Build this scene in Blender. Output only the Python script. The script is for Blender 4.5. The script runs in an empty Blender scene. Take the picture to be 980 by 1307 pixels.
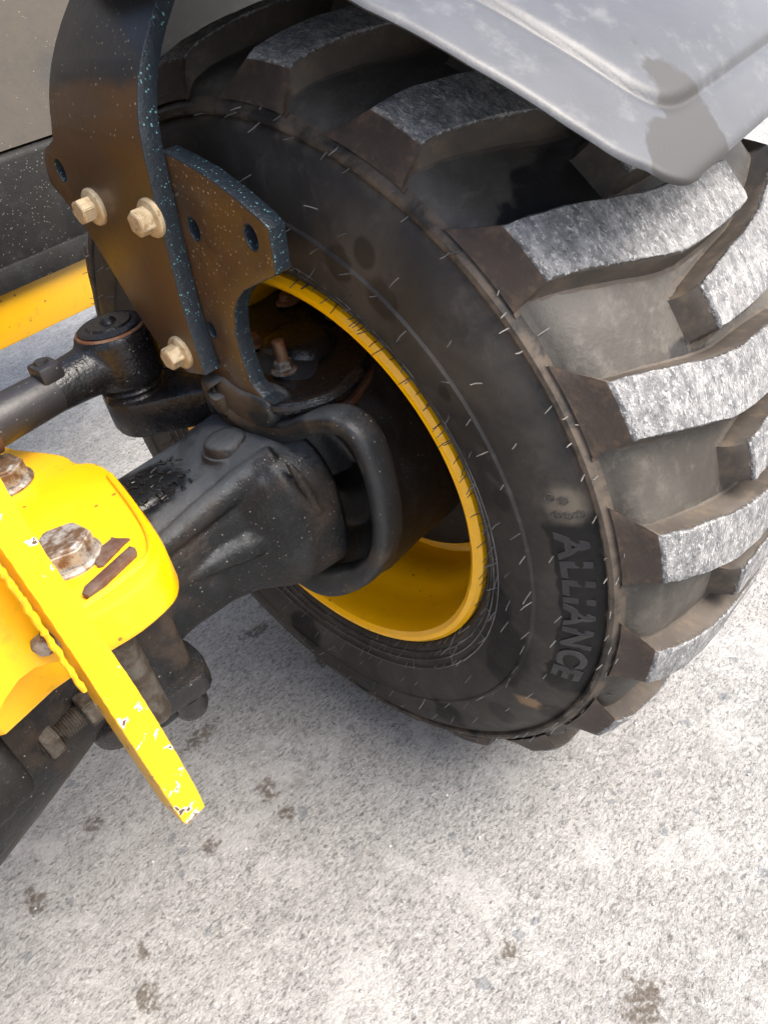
import bpy, bmesh, math, random
import numpy as np
from mathutils import Vector, Matrix, noise
random.seed(7)
PI = math.pi
scene = bpy.context.scene
COL = scene.collection
H = 0.465            # wheel centre above the concrete; everything is built round the wheel centre, then lifted by H

# ------------------------------------------------------------------ camera, world, light, exposure
CAM = Vector((-0.451748, -0.641259, 0.516637))
RX = Vector((0.659671, -0.733411, -0.164140))     # image right
RY = Vector((-0.544562, -0.315927, -0.776944))    # image down
RZ = Vector((0.517964, 0.601912, -0.607796))      # view direction
FPX = 1000.0
cam_d = bpy.data.cameras.new('camera'); cam = bpy.data.objects.new('camera', cam_d); COL.objects.link(cam)
m = Matrix.Identity(4)
for i in range(3):
    m[i][0], m[i][1], m[i][2], m[i][3] = RX[i], -RY[i], -RZ[i], CAM[i]
m[2][3] += H
cam.matrix_world = m
cam_d.sensor_fit = 'HORIZONTAL'; cam_d.sensor_width = 36; cam_d.lens = 36 * FPX / 980
cam_d.clip_start = 0.02; cam_d.clip_end = 500
scene.camera = cam

SUN_EL, SUN_AZ = 52, -62      # degrees; azimuth of the direction TO the sun, from +X towards +Y
world = bpy.data.worlds.new("World"); scene.world = world; world.use_nodes = True
nt = world.node_tree; bg = nt.nodes['Background']
sky = nt.nodes.new('ShaderNodeTexSky'); sky.sky_type = 'NISHITA'; sky.sun_disc = False
sky.sun_elevation = math.radians(SUN_EL); sky.sun_rotation = math.radians(90 - SUN_AZ)
sky.air_density = 1.0; sky.dust_density = 5.0; sky.ozone_density = 0.6
nt.links.new(sky.outputs[0], bg.inputs[0]); bg.inputs[1].default_value = 0.15
sun_d = bpy.data.lights.new('sun', 'SUN'); sun = bpy.data.objects.new('sun', sun_d); COL.objects.link(sun)
sun_d.energy = 2.9; sun_d.angle = math.radians(45); sun_d.color = (1, 0.96, 0.9)
el, az = math.radians(SUN_EL), math.radians(SUN_AZ)
sdir = Vector((math.cos(el) * math.cos(az), math.cos(el) * math.sin(az), math.sin(el)))
sun.rotation_euler = sdir.to_track_quat('Z', 'Y').to_euler()
scene.view_settings.view_transform = 'Standard'; scene.view_settings.look = 'None'
scene.view_settings.exposure = 1.30; scene.view_settings.gamma = 1
scene.cycles.use_denoising = True

# ------------------------------------------------------------------ helpers
def at(u, v, x=None, y=None, z=None):
    """point on a real plane of the machine seen at photo pixel (u, v)"""
    d = RZ * FPX + RX * (u - 490) + RY * (v - 653.5)
    if x is not None: t = (x - CAM.x) / d.x
    elif y is not None: t = (y - CAM.y) / d.y
    else: t = (z - CAM.z) / d.z
    return CAM + d * t

def link(o): COL.objects.link(o); return o

def thing(name, label, cat, loc=(0, 0, 0), group=None):
    o = bpy.data.objects.new(name, None); link(o)
    o.location = loc; o.empty_display_size = 0.05
    o['label'] = label; o['category'] = cat
    if group: o['group'] = group
    return o

def wloc(o):
    v = Vector((0, 0, 0))
    while o: v += o.location; o = o.parent
    return v

def finish(bm, name, mats, parent=None, angle=35, smooth=True):
    bmesh.ops.recalc_face_normals(bm, faces=bm.faces)
    th = math.radians(angle)
    for f in bm.faces: f.smooth = smooth
    for e in bm.edges:
        e.smooth = not (len(e.link_faces) == 2 and e.calc_face_angle(0) > th)
    me = bpy.data.meshes.new(name); bm.to_mesh(me); bm.free()
    return obj(name, me, mats, parent)

def obj(name, me, mats, parent=None):
    o = bpy.data.objects.new(name, me); link(o)
    if mats is not None:
        for mm in (mats if isinstance(mats, (list, tuple)) else [mats]): me.materials.append(mm)
    if parent is not None:
        o.parent = parent; o.location = -wloc(parent)
    return o

def struct(o): o['kind'] = 'structure'; return o

def basis(d):
    d = Vector(d).normalized(); a = Vector((0, 0, 1)) if abs(d.z) < 0.9 else Vector((1, 0, 0))
    u = d.cross(a).normalized(); return d, u, d.cross(u)

def loft(bm, rings, close=True, cap0=True, cap1=True, mi=0):
    vs = [[bm.verts.new(p) for p in r] for r in rings]
    n = len(rings[0]); fs = []
    for a, b in zip(vs, vs[1:]):
        for i in range(n if close else n - 1):
            j = (i + 1) % n
            fs.append(bm.faces.new((a[i], a[j], b[j], b[i])))
    if cap0: fs.append(bm.faces.new(vs[0][::-1]))
    if cap1: fs.append(bm.faces.new(vs[-1]))
    for f in fs: f.material_index = mi
    return vs

def cyl(bm, a, b, prof, n=24, cap0=True, cap1=True, mi=0, phase=0, tw=None):
    """prof: list of (t, radius) along a->b; t in metres if > list of absolute"""
    a, b = Vector(a), Vector(b); d, u, w = basis(b - a); L = (b - a).length
    rings = []
    for t, r in prof:
        c = a + d * (t * L)
        rings.append([c + (u * math.cos(phase + 2 * PI * i / n) + w * math.sin(phase + 2 * PI * i / n)) * r for i in range(n)])
    loft(bm, rings, True, cap0, cap1, mi)

def tube(bm, pts, rad, n=12, closed=False, mi=0):
    pts = [Vector(p) for p in pts]; N = len(pts); rings = []
    for i, p in enumerate(pts):
        if closed: t = pts[(i + 1) % N] - pts[i - 1]
        else: t = pts[min(i + 1, N - 1)] - pts[max(i - 1, 0)]
        t.normalize()
        ref = Vector((0, 0, 1)) if abs(t.z) < 0.9 else Vector((1, 0, 0))
        if i == 0: u = t.cross(ref).normalized()
        else: u = (u - t * u.dot(t)).normalized()
        w = t.cross(u); r = rad[i] if isinstance(rad, (list, tuple)) else rad
        rings.append([p + (u * math.cos(2 * PI * k / n) + w * math.sin(2 * PI * k / n)) * r for k in range(n)])
    if closed:
        vs = loft(bm, rings, True, False, False, mi); a, b = vs[-1], vs[0]
        for k in range(n):
            f = bm.faces.new((a[k], a[(k + 1) % n], b[(k + 1) % n], b[k])); f.material_index = mi
    else: loft(bm, rings, True, True, True, mi)

def box(bm, lo, hi, bev=0.0, seg=2, mi=0, mat=None):
    t = bmesh.new(); bmesh.ops.create_cube(t, size=1)
    lo, hi = Vector(lo), Vector(hi)
    for v in t.verts: v.co = Vector([(v.co[k] + 0.5) * (hi[k] - lo[k]) + lo[k] for k in range(3)])
    if bev: bmesh.ops.bevel(t, geom=t.edges[:], offset=bev, segments=seg, profile=0.5, affect='EDGES')
    if mat is not None: bmesh.ops.transform(t, matrix=mat, verts=t.verts)
    merge(bm, t, mi)

def merge(bm, t, mi=None):
    me = bpy.data.meshes.new('tmp'); t.to_mesh(me); t.free()
    n0 = len(bm.faces); bm.from_mesh(me); bpy.data.meshes.remove(me)
    if mi is not None:
        bm.faces.ensure_lookup_table()
        for f in bm.faces[n0:]: f.material_index = mi

def smoothloop(pts, k=4):
    """Catmull-Rom round a closed loop"""
    n = len(pts); out = []
    for i in range(n):
        p0, p1, p2, p3 = [Vector(pts[(i + j - 1) % n]) for j in range(4)]
        for s in range(k):
            t = s / k
            out.append(0.5 * ((2 * p1) + (p2 - p0) * t + (2 * p0 - 5 * p1 + 4 * p2 - p3) * t * t + (3 * p1 - p0 - 3 * p2 + p3) * t ** 3))
    return out

def smoothpath(pts, k=4):
    n = len(pts); out = []
    for i in range(n - 1):
        p0, p1, p2, p3 = [Vector(pts[min(max(i + j - 1, 0), n - 1)]) for j in range(4)]
        for s in range(k):
            t = s / k
            out.append(0.5 * ((2 * p1) + (p2 - p0) * t + (2 * p0 - 5 * p1 + 4 * p2 - p3) * t * t + (3 * p1 - p0 - 3 * p2 + p3) * t ** 3))
    out.append(Vector(pts[-1])); return out

def plate(outline, holes, depth_vec, cuts=None, bev=0.0012, warp=None, jitter=0):
    """flat sheet with holes, extruded by depth_vec; face index 0 = broad faces, 1 = cut edges"""
    bm = bmesh.new(); es = []
    for loop in [outline] + holes:
        vs = [bm.verts.new(p) for p in loop]
        es += [bm.edges.new((vs[i], vs[(i + 1) % len(vs)])) for i in range(len(vs))]
    bmesh.ops.triangle_fill(bm, use_beauty=True, use_dissolve=False, edges=es)
    if cuts:
        for co, no in cuts:
            bmesh.ops.bisect_plane(bm, geom=bm.verts[:] + bm.edges[:] + bm.faces[:], plane_co=co, plane_no=no)
    d = Vector(depth_vec)
    front = bm.faces[:]
    r = bmesh.ops.extrude_face_region(bm, geom=front, use_keep_orig=True)
    nv = [g for g in r['geom'] if isinstance(g, bmesh.types.BMVert)]
    bmesh.ops.translate(bm, verts=nv, vec=d)
    dn = d.normalized()
    bmesh.ops.recalc_face_normals(bm, faces=bm.faces)
    for f in bm.faces:
        f.material_index = 0 if abs(f.normal.dot(dn)) > 0.7 else 1
    if bev:
        eds = [e for e in bm.edges if len(e.link_faces) == 2 and e.link_faces[0].material_index != e.link_faces[1].material_index]
        bmesh.ops.bevel(bm, geom=eds, offset=bev, segments=2, profile=0.5, affect='EDGES', material=1)
    if warp:
        for v in bm.verts: v.co = warp(v.co)
    return bm

def circle_pts(c, r, ax1, ax2, n=20, e=1.0):
    return [Vector(c) + Vector(ax1) * (r * math.cos(2 * PI * i / n)) + Vector(ax2) * (r * e * math.sin(2 * PI * i / n)) for i in range(n)]

def voxel(bm, size, it=6, factor=0.5):
    me = bpy.data.meshes.new('vx'); bmesh.ops.recalc_face_normals(bm, faces=bm.faces); bm.to_mesh(me); bm.free()
    o = bpy.data.objects.new('vx', me); link(o)
    r = o.modifiers.new('r', 'REMESH'); r.mode = 'VOXEL'; r.voxel_size = size; r.adaptivity = 0
    s = o.modifiers.new('s', 'SMOOTH'); s.factor = factor; s.iterations = it
    dg = bpy.context.evaluated_depsgraph_get(); dg.update()
    m2 = bpy.data.meshes.new_from_object(o.evaluated_get(dg))
    bpy.data.objects.remove(o); bpy.data.meshes.remove(me)
    m2.polygons.foreach_set('use_smooth', [True] * len(m2.polygons))
    return m2

def hexbolt(bm, base, d, r, h, fr=None, fh=0.003, mi=0, rot=0.3):
    """flanged hex head standing on 'base' along d"""
    base = Vector(base); d, u, w = basis(d)
    z = 0.0
    if fr:
        prof = [(0, fr), (fh * 0.6, fr), (fh, fr * 0.93), (fh * 1.3, r * 1.02)]
        rings = [[base + d * t + (u * math.cos(2 * PI * i / 28) + w * math.sin(2 * PI * i / 28)) * q for i in range(28)] for t, q in prof]
        loft(bm, rings, True, True, True, mi); z = fh
    t = bmesh.new(); rings = []
    for q, s in ((z, 1.0), (z + h * 0.9, 1.0), (z + h, 0.88)):
        rings.append([base + d * q + (u * math.cos(rot + PI / 3 * i) + w * math.sin(rot + PI / 3 * i)) * r * s for i in range(6)])
    loft(t, rings)
    bmesh.ops.bevel(t, geom=t.edges[:], offset=r * 0.06, segments=2, affect='EDGES')
    merge(bm, t, mi)

# ------------------------------------------------------------------ materials
class N:
    def __init__(s, name):
        s.m = bpy.data.materials.new(name); s.m.use_nodes = True
        s.t = s.m.node_tree; s.b = s.t.nodes['Principled BSDF']
        s.co = s.t.nodes.new('ShaderNodeTexCoord').outputs['Object']
    def lk(s, a, b):
        if isinstance(a, (int, float)): b.default_value = a
        elif isinstance(a, tuple): b.default_value = a if len(a) == len(b.default_value) else tuple(a) + (1,)
        else: s.t.links.new(a, b)
    def noise(s, scale, detail=4, rough=0.55, dist=0, vec=None):
        n = s.t.nodes.new('ShaderNodeTexNoise'); n.inputs['Scale'].default_value = scale
        n.inputs['Detail'].default_value = detail; n.inputs['Roughness'].default_value = rough; n.inputs['Distortion'].default_value = dist
        s.t.links.new(vec or s.co, n.inputs['Vector']); return n.outputs['Fac']
    def vor(s, scale, feature='F1', out='Distance', vec=None, rnd=1):
        n = s.t.nodes.new('ShaderNodeTexVoronoi'); n.feature = feature; n.inputs['Scale'].default_value = scale; n.inputs['Randomness'].default_value = rnd
        s.t.links.new(vec or s.co, n.inputs['Vector']); return n.outputs[out]
    def map(s, scale=(1, 1, 1), rot=(0, 0, 0), loc=(0, 0, 0), vec=None):
        n = s.t.nodes.new('ShaderNodeMapping'); n.inputs['Scale'].default_value = scale; n.inputs['Rotation'].default_value = rot; n.inputs['Location'].default_value = loc
        s.t.links.new(vec or s.co, n.inputs['Vector']); return n.outputs[0]
    def step(s, v, lo, hi, a=0.0, b=1.0):
        n = s.t.nodes.new('ShaderNodeMapRange'); n.interpolation_type = 'SMOOTHSTEP'
        for k, q in (('From Min', lo), ('From Max', hi), ('To Min', a), ('To Max', b)): n.inputs[k].default_value = q
        s.lk(v, n.inputs[0]); return n.outputs[0]
    def math(s, op, a, b=0.0, c=0.0, clamp=False):
        n = s.t.nodes.new('ShaderNodeMath'); n.operation = op; n.use_clamp = clamp
        s.lk(a, n.inputs[0]); s.lk(b, n.inputs[1]); s.lk(c, n.inputs[2]); return n.outputs[0]
    def mix(s, f, a, b, mode='MIX'):
        n = s.t.nodes.new('ShaderNodeMix'); n.data_type = 'RGBA'; n.blend_type = mode
        s.lk(f, n.inputs[0]); s.lk(a, n.inputs[6]); s.lk(b, n.inputs[7]); return n.outputs[2]
    def sep(s, vec=None):
        n = s.t.nodes.new('ShaderNodeSeparateXYZ'); s.t.links.new(vec or s.co, n.inputs[0]); return n.outputs
    def blob(s, c, r, warp=0.0, wscale=30, soft=0.25):
        """soft-edged patch round a point, edge broken by noise"""
        v = s.t.nodes.new('ShaderNodeVectorMath'); v.operation = 'SUBTRACT'; s.t.links.new(s.co, v.inputs[0]); v.inputs[1].default_value = c
        w = s.t.nodes.new('ShaderNodeVectorMath'); w.operation = 'DIVIDE'; s.t.links.new(v.outputs[0], w.inputs[0]); w.inputs[1].default_value = r
        l = s.t.nodes.new('ShaderNodeVectorMath'); l.operation = 'LENGTH'; s.t.links.new(w.outputs[0], l.inputs[0])
        q = l.outputs['Value']
        if warp:
            n = s.noise(wscale, 3); q = s.math('ADD', q, s.math('MULTIPLY', s.math('SUBTRACT', n, 0.5), warp))
        return s.step(q, 1.0 - soft, 1.0 + soft * 0.3, 1, 0)
    def bump(s, h, dist, strength=1.0, normal=None):
        n = s.t.nodes.new('ShaderNodeBump'); n.inputs['Distance'].default_value = dist; n.inputs['Strength'].default_value = strength
        s.t.links.new(h, n.inputs['Height'])
        if normal: s.t.links.new(normal, n.inputs['Normal'])
        return n.outputs[0]
    def out(s, col, rough, metal=0.0, normal=None, spec=None, coat=None, coatr=None):
        s.lk(col, s.b.inputs['Base Color']); s.lk(rough, s.b.inputs['Roughness']); s.lk(metal, s.b.inputs['Metallic'])
        if normal is not None: s.lk(normal, s.b.inputs['Normal'])
        if spec is not None: s.lk(spec, s.b.inputs['Specular IOR Level'])
        if coat is not None: s.lk(coat, s.b.inputs['Coat Weight']); s.lk(coatr or 0.1, s.b.inputs['Coat Roughness'])
        return s.m

def specks(n, scale, thr, seed=0.0, vec=None):
    """scattered round grit: only some voronoi cells carry a dot"""
    vec = n.map(loc=(seed, seed * 2, -seed), vec=vec)
    d = n.vor(scale, vec=vec); c = n.t.nodes.new('ShaderNodeSeparateColor')
    n.t.links.new(n.vor(scale, out='Color', vec=vec), c.inputs[0])
    on = n.math('GREATER_THAN', c.outputs[0], thr)
    size = n.math('MULTIPLY', c.outputs[1], 0.28)
    return n.math('MULTIPLY', on, n.math('LESS_THAN', d, n.math('ADD', size, 0.08)))

def mat_concrete():
    n = N('rough_concrete')
    rot = (0, 0, math.radians(20))
    gv = n.map(scale=(1, 1.9, 1), rot=rot)
    base = n.noise(2.2, 5, 0.6); mid = n.noise(26, 6, 0.7, 0.3, vec=gv); fine = n.noise(120, 5, 0.75, 0.4, vec=gv); vfine = n.noise(330, 4, 0.7, vec=gv)
    col = n.mix(n.step(base, 0.3, 0.7), (0.44, 0.434, 0.422), (0.53, 0.522, 0.506))
    col = n.mix(n.math('MULTIPLY', n.step(mid, 0.42, 0.60), 0.8), col, (0.60, 0.592, 0.575))
    col = n.mix(n.math('MULTIPLY', n.step(n.noise(48, 5, 0.7), 0.50, 0.64), 0.45), col, (0.27, 0.265, 0.26))
    col = n.mix(n.math('MULTIPLY', n.step(fine, 0.50, 0.62), 0.6), col, (0.76, 0.75, 0.73))
    col = n.mix(n.math('MULTIPLY', n.step(fine, 0.47, 0.39), 0.7), col, (0.13, 0.128, 0.125))
    col = n.mix(n.math('MULTIPLY', n.step(vfine, 0.52, 0.64), 0.55), col, (0.11, 0.105, 0.10))
    col = n.mix(n.math('MULTIPLY', n.step(n.noise(9, 6, 0.7, 0.5), 0.52, 0.62), 0.5), col, (0.72, 0.71, 0.69))
    col = n.mix(n.math('MULTIPLY', n.step(n.noise(15, 6, 0.72, 0.3), 0.56, 0.66), 0.4), col, (0.30, 0.295, 0.285))
    gv2 = n.map(scale=(3, 34, 1), rot=rot)
    groove = n.noise(1.0, 4, 0.6, vec=gv2)
    col = n.mix(n.math('MULTIPLY', n.step(groove, 0.56, 0.7), 0.22), col, (0.24, 0.23, 0.22))
    # grey-blue aggregate
    wv = n.t.nodes.new('ShaderNodeVectorMath'); wv.operation = 'ADD'; n.t.links.new(n.co, wv.inputs[0])
    nz = n.t.nodes.new('ShaderNodeTexNoise'); nz.inputs['Scale'].default_value = 60; n.t.links.new(n.co, nz.inputs['Vector'])
    sc = n.t.nodes.new('ShaderNodeVectorMath'); sc.operation = 'SCALE'; sc.inputs['Scale'].default_value = 0.022; n.t.links.new(nz.outputs['Color'], sc.inputs[0]); n.t.links.new(sc.outputs[0], wv.inputs[1])
    st = specks(n, 42, 0.82, 3.1, wv.outputs[0]); col = n.mix(n.math('MULTIPLY', st, 0.45), col, (0.16, 0.19, 0.225))
    st2 = specks(n, 120, 0.9, 1.3, wv.outputs[0]); col = n.mix(n.math('MULTIPLY', st2, 0.6), col, (0.13, 0.13, 0.13))
    # dried mud
    k = None
    for (u, v, rx, ry) in [(255, 940, .045, .022), (342, 1008, .018, .03), (328, 806, .03, .022), (412, 842, .022, .022), (268, 1080, .014, .018),
                           (182, 1215, .01, .02), (188, 1275, .018, .03), (652, 1214, .014, .010), (822, 1282, .036, .03), (76, 985, .028, .02),
                           (45, 1150, .014, .03), (365, 1035, .012, .02), (120, 1052, .02, .02)]:
        p = at(u, v, z=-H)
        b = n.blob((p.x, p.y, 0), (rx * .9, ry * .8, 1), 2.6, 75, 0.5)
        k = b if k is None else n.math('MAXIMUM', k, b)
    k = n.math('MULTIPLY', k, n.step(n.noise(130, 4), 0.32, 0.55))
    col = n.mix(n.math('MULTIPLY', k, 0.8), col, (0.12, 0.09, 0.06))
    # bright swept band on the open side
    h = n.math('ADD', n.math('MULTIPLY', mid, 0.5), n.math('ADD', n.math('MULTIPLY', fine, 0.6), n.math('MULTIPLY', groove, -0.4)))
    nr = n.bump(h, 0.016, 1.0); nr = n.bump(n.math('SUBTRACT', vfine, n.math('MULTIPLY', st2, 0.3)), 0.004, 1.0, nr)
    return n.out(col, n.step(mid, 0.3, 0.7, 0.85, 0.7), 0, nr, 0.35)

def mat_black_metal(name, base=(0.022, 0.024, 0.027), dust=(0.10, 0.07, 0.045), amt=0.5, rough=0.38, speck=0.9, thresh=(0.45, 0.7), teal=False, bump=0.0006, up=0.0, spec=0.4):
    n = N(name)
    a = n.noise(9, 5, 0.6, 0.4); b = n.noise(70, 4, 0.6)
    f = n.math('MULTIPLY', n.step(n.math('ADD', n.math('MULTIPLY', a, 0.8), n.math('MULTIPLY', b, 0.2)), *thresh), amt)
    col = n.mix(f, base, dust)
    col = n.mix(n.math('MULTIPLY', n.step(n.noise(25, 5, 0.6), 0.5, 0.75), 0.3), col, (0.035, 0.038, 0.042))
    sp = specks(n, 360, speck); col = n.mix(n.math('MULTIPLY', sp, 0.6), col, (0.26, 0.24, 0.21))
    r = n.math('ADD', rough, n.math('MULTIPLY', f, 0.35))
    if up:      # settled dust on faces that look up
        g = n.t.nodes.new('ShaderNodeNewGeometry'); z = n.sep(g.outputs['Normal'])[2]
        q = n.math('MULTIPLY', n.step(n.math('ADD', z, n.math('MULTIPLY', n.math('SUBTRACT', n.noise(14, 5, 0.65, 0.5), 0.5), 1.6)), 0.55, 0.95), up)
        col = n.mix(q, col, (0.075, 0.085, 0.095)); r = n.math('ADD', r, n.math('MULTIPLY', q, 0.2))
    nr = n.bump(n.math('ADD', b, n.math('MULTIPLY', n.noise(320, 3), 0.5)), bump, 0.8)
    if teal:
        t = specks(n, 420, 0.55, 2.2); col = n.mix(n.math('MULTIPLY', t, n.step(n.noise(40, 3), 0.35, 0.55)), (0.02, 0.027, 0.035), (0.13, 0.30, 0.31))
        nr = n.bump(n.noise(220, 4), 0.0012, 0.8)
    if name == 'black_cast_axle':
        gk = n.blob((-.19, .02, .09), (.055, .045, .03), 1.0, 45, .3); col = n.mix(gk, col, (0.006, 0.006, 0.006)); r = n.math('SUBTRACT', r, n.math('MULTIPLY', gk, 0.25))
        gk = n.blob((-.215, .045, .095), (.018, .014, .03), 1.2, 80, .4); col = n.mix(n.math('MULTIPLY', gk, .7), col, (0.12, 0.075, 0.035))
    gr = n.noise(420, 3, 0.6); col = n.mix(n.math('MULTIPLY', n.step(gr, 0.60, 0.72), 0.3), col, (0.10, 0.105, 0.11))
    return n.out(col, r, 0, nr, spec)

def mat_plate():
    n = N('black_plate_dust_and_reflection')
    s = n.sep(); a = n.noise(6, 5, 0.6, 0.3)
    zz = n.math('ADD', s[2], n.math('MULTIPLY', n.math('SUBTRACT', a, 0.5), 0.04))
    refl_tint = n.math('MULTIPLY', n.step(zz, 0.445, 0.43, 0.0, 1.0), n.step(a, 0.3, 0.62, 0.55, 1.0))  # brown below, black above: yellow machine's reflection painted into the base colour
    col = n.mix(refl_tint, (0.014, 0.014, 0.015), (0.066, 0.033, 0.012))
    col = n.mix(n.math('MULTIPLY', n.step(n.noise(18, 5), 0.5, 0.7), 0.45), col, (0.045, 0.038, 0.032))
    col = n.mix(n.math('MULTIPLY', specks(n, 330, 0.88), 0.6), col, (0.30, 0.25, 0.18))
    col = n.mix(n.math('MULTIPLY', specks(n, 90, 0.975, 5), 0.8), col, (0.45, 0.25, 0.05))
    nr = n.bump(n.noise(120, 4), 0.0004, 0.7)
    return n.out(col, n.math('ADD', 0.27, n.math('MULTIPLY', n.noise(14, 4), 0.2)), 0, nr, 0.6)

def mat_yellow(name, col=(0.85, 0.50, 0.0), chips=0.0, dirt=0.25, rough=0.35, deep=(0.55, 0.26, 0.0)):
    n = N(name)
    c = n.mix(n.math('MULTIPLY', n.step(n.noise(8, 4), 0.35, 0.75), 0.35), col, deep)
    c = n.mix(n.math('MULTIPLY', n.step(n.noise(45, 5, 0.65), 0.56, 0.75), dirt), c, (0.22, 0.12, 0.03))
    c = n.mix(n.math('MULTIPLY', specks(n, 150, 0.965, 7), 0.8), c, (0.10, 0.05, 0.02))
    h = n.noise(60, 3)
    if chips:
        k = n.step(n.noise(38, 5, 0.6, 0.6), chips, chips + 0.012)
        k2 = n.step(n.noise(38, 5, 0.6, 0.6), chips + 0.03, chips + 0.045)
        c = n.mix(k, c, (0.75, 0.70, 0.58)); c = n.mix(k2, c, (0.09, 0.05, 0.035))
        h = n.math('SUBTRACT', h, k)
    return n.out(c, rough, 0, n.bump(h, 0.0006, 0.6), 0.5, 0.25, 0.15)

def mat_zinc():
    n = N('zinc_bolt')
    c = n.mix(n.step(n.noise(90, 4), 0.35, 0.7), (0.55, 0.45, 0.30), (0.40, 0.30, 0.17))
    c = n.mix(n.math('MULTIPLY', n.step(n.noise(160, 4), 0.56, 0.68), 0.7), c, (0.25, 0.16, 0.07))
    return n.out(c, 0.5, 0.35, n.bump(n.noise(300, 3), 0.0004, 0.8))

def mat_rust(name, a=(0.14, 0.06, 0.03), b=(0.30, 0.27, 0.24), f=0.5, metal=0.3):
    n = N(name)
    c = n.mix(n.step(n.noise(60, 5, 0.65), f - 0.1, f + 0.1), a, b)
    c = n.mix(n.math('MULTIPLY', n.step(n.noise(260, 4), 0.5, 0.7), 0.5), c, (0.06, 0.03, 0.02))
    return n.out(c, 0.55, metal, n.bump(n.noise(160, 5), 0.0008, 0.9))

def wet_patches(n):
    rr = n.sep()
    r = n.math('SQRT', n.math('ADD', n.math('MULTIPLY', rr[1], rr[1]), n.math('MULTIPLY', rr[2], rr[2])))
    ang = n.math('ARCTAN2', rr[2], n.math('MULTIPLY', rr[1], -1))
    wob = n.math('MULTIPLY', n.math('SUBTRACT', n.noise(26, 3), 0.5), 0.03)
    r2 = n.math('ADD', r, wob); a2 = n.math('ADD', ang, n.math('MULTIPLY', wob, 2.2))
    m = n.math('MULTIPLY', n.step(r2, 0.351, 0.354), n.step(r2, 0.399, 0.394))
    m = n.math('MULTIPLY', m, n.math('MULTIPLY', n.step(a2, math.radians(-23), math.radians(-21.5)), n.step(a2, math.radians(14.5), math.radians(13))))
    for (u, v, q) in [(655, 818, .040), (632, 770, .030), (648, 845, .028), (700, 915, .018), (575, 905, .03), (440, 335, .016), (492, 378, .018), (645, 633, .010), (572, 497, .008), (392, 800, .03), (640, 905, .02), (470, 320, .012)]:
        p = at(u, v, x=-0.018)
        m = n.math('MAXIMUM', m, n.math('MULTIPLY', n.blob(tuple(p), (0.05, q, q * 1.15), 1.5, 18, 0.25), 1.0 if q > .025 else .6))
    return m, r

def mat_sidewall():
    n = N('tyre_rubber_sidewall')
    a = n.noise(7, 5, 0.6, 0.6); b = n.noise(34, 5, 0.65, 0.4); c = n.noise(170, 4, 0.6)
    col = n.mix(n.step(a, 0.35, 0.7), (0.020, 0.018, 0.0165), (0.050, 0.044, 0.038))
    col = n.mix(n.math('MULTIPLY', n.step(b, 0.5, 0.75), 0.55), col, (0.072, 0.062, 0.052))
    m, r = wet_patches(n)
    # mud ring on the rib and near the shoulder
    ring = n.math('MULTIPLY', n.step(r, 0.385, 0.398), n.step(b, 0.35, 0.6))
    col = n.mix(n.math('MULTIPLY', ring, 0.55), col, (0.15, 0.115, 0.085))
    p = at(690, 880, x=0.0); q = n.blob(tuple(p), (0.05, 0.022, 0.012), 1.4, 60, 0.4)
    col = n.mix(n.math('MULTIPLY', q, 0.7), col, (0.26, 0.16, 0.08))
    q = n.blob(tuple(at(728, 640, x=-0.01)), (0.05, 0.022, 0.022), 0.9, 60, 0.6)
    col = n.mix(n.math('MULTIPLY', q, 0.6), col, (0.19, 0.16, 0.12))
    col = n.mix(n.math('MULTIPLY', m, 0.97), col, (0.004, 0.0038, 0.004))
    rough = n.math('SUBTRACT', n.step(b, 0.3, 0.7, 0.50, 0.68), n.math('MULTIPLY', m, 0.02))
    nr = n.bump(n.math('ADD', b, n.math('MULTIPLY', c, 0.3)), 0.0012, 0.7)
    return n.out(col, rough, 0, nr, 0.27)

def at_cyl(u, v, r):
    d = RZ * FPX + RX * (u - 490) + RY * (v - 653.5)
    a = d.y ** 2 + d.z ** 2; b = CAM.y * d.y + CAM.z * d.z; c = CAM.y ** 2 + CAM.z ** 2 - r * r
    return CAM + d * ((-b - math.sqrt(b * b - a * c)) / a)

def mat_rubber(name, c1, c2, c3, rough=0.6, wet=False):
    n = N(name)
    a = n.noise(11, 5, 0.6, 0.5); b = n.noise(60, 5, 0.65)
    col = n.mix(n.step(a, 0.35, 0.68), c1, c2)
    col = n.mix(n.math('MULTIPLY', n.step(b, 0.48, 0.7), 0.5), col, c3)
    if wet:
        m = None
        for (u, v, q) in [(885, 465, .028), (915, 460, .02), (935, 655, .022), (725, 235, .040), (700, 262, .028), (660, 272, .018), (790, 245, .03)]:
            w = n.blob(tuple(at_cyl(u, v, .438)), (q * 1.2, q, q), 1.6, 34, 0.2); m = w if m is None else n.math('MAXIMUM', m, w)
        col = n.mix(n.math('MULTIPLY', m, .9), col, (0.010, 0.010, 0.012)); rough = n.math('SUBTRACT', rough, n.math('MULTIPLY', m, .3))
    return n.out(col, rough, 0, n.bump(n.math('ADD', b, n.math('MULTIPLY', n.noise(240, 3), 0.3)), 0.001, 0.7), 0.4)

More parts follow.
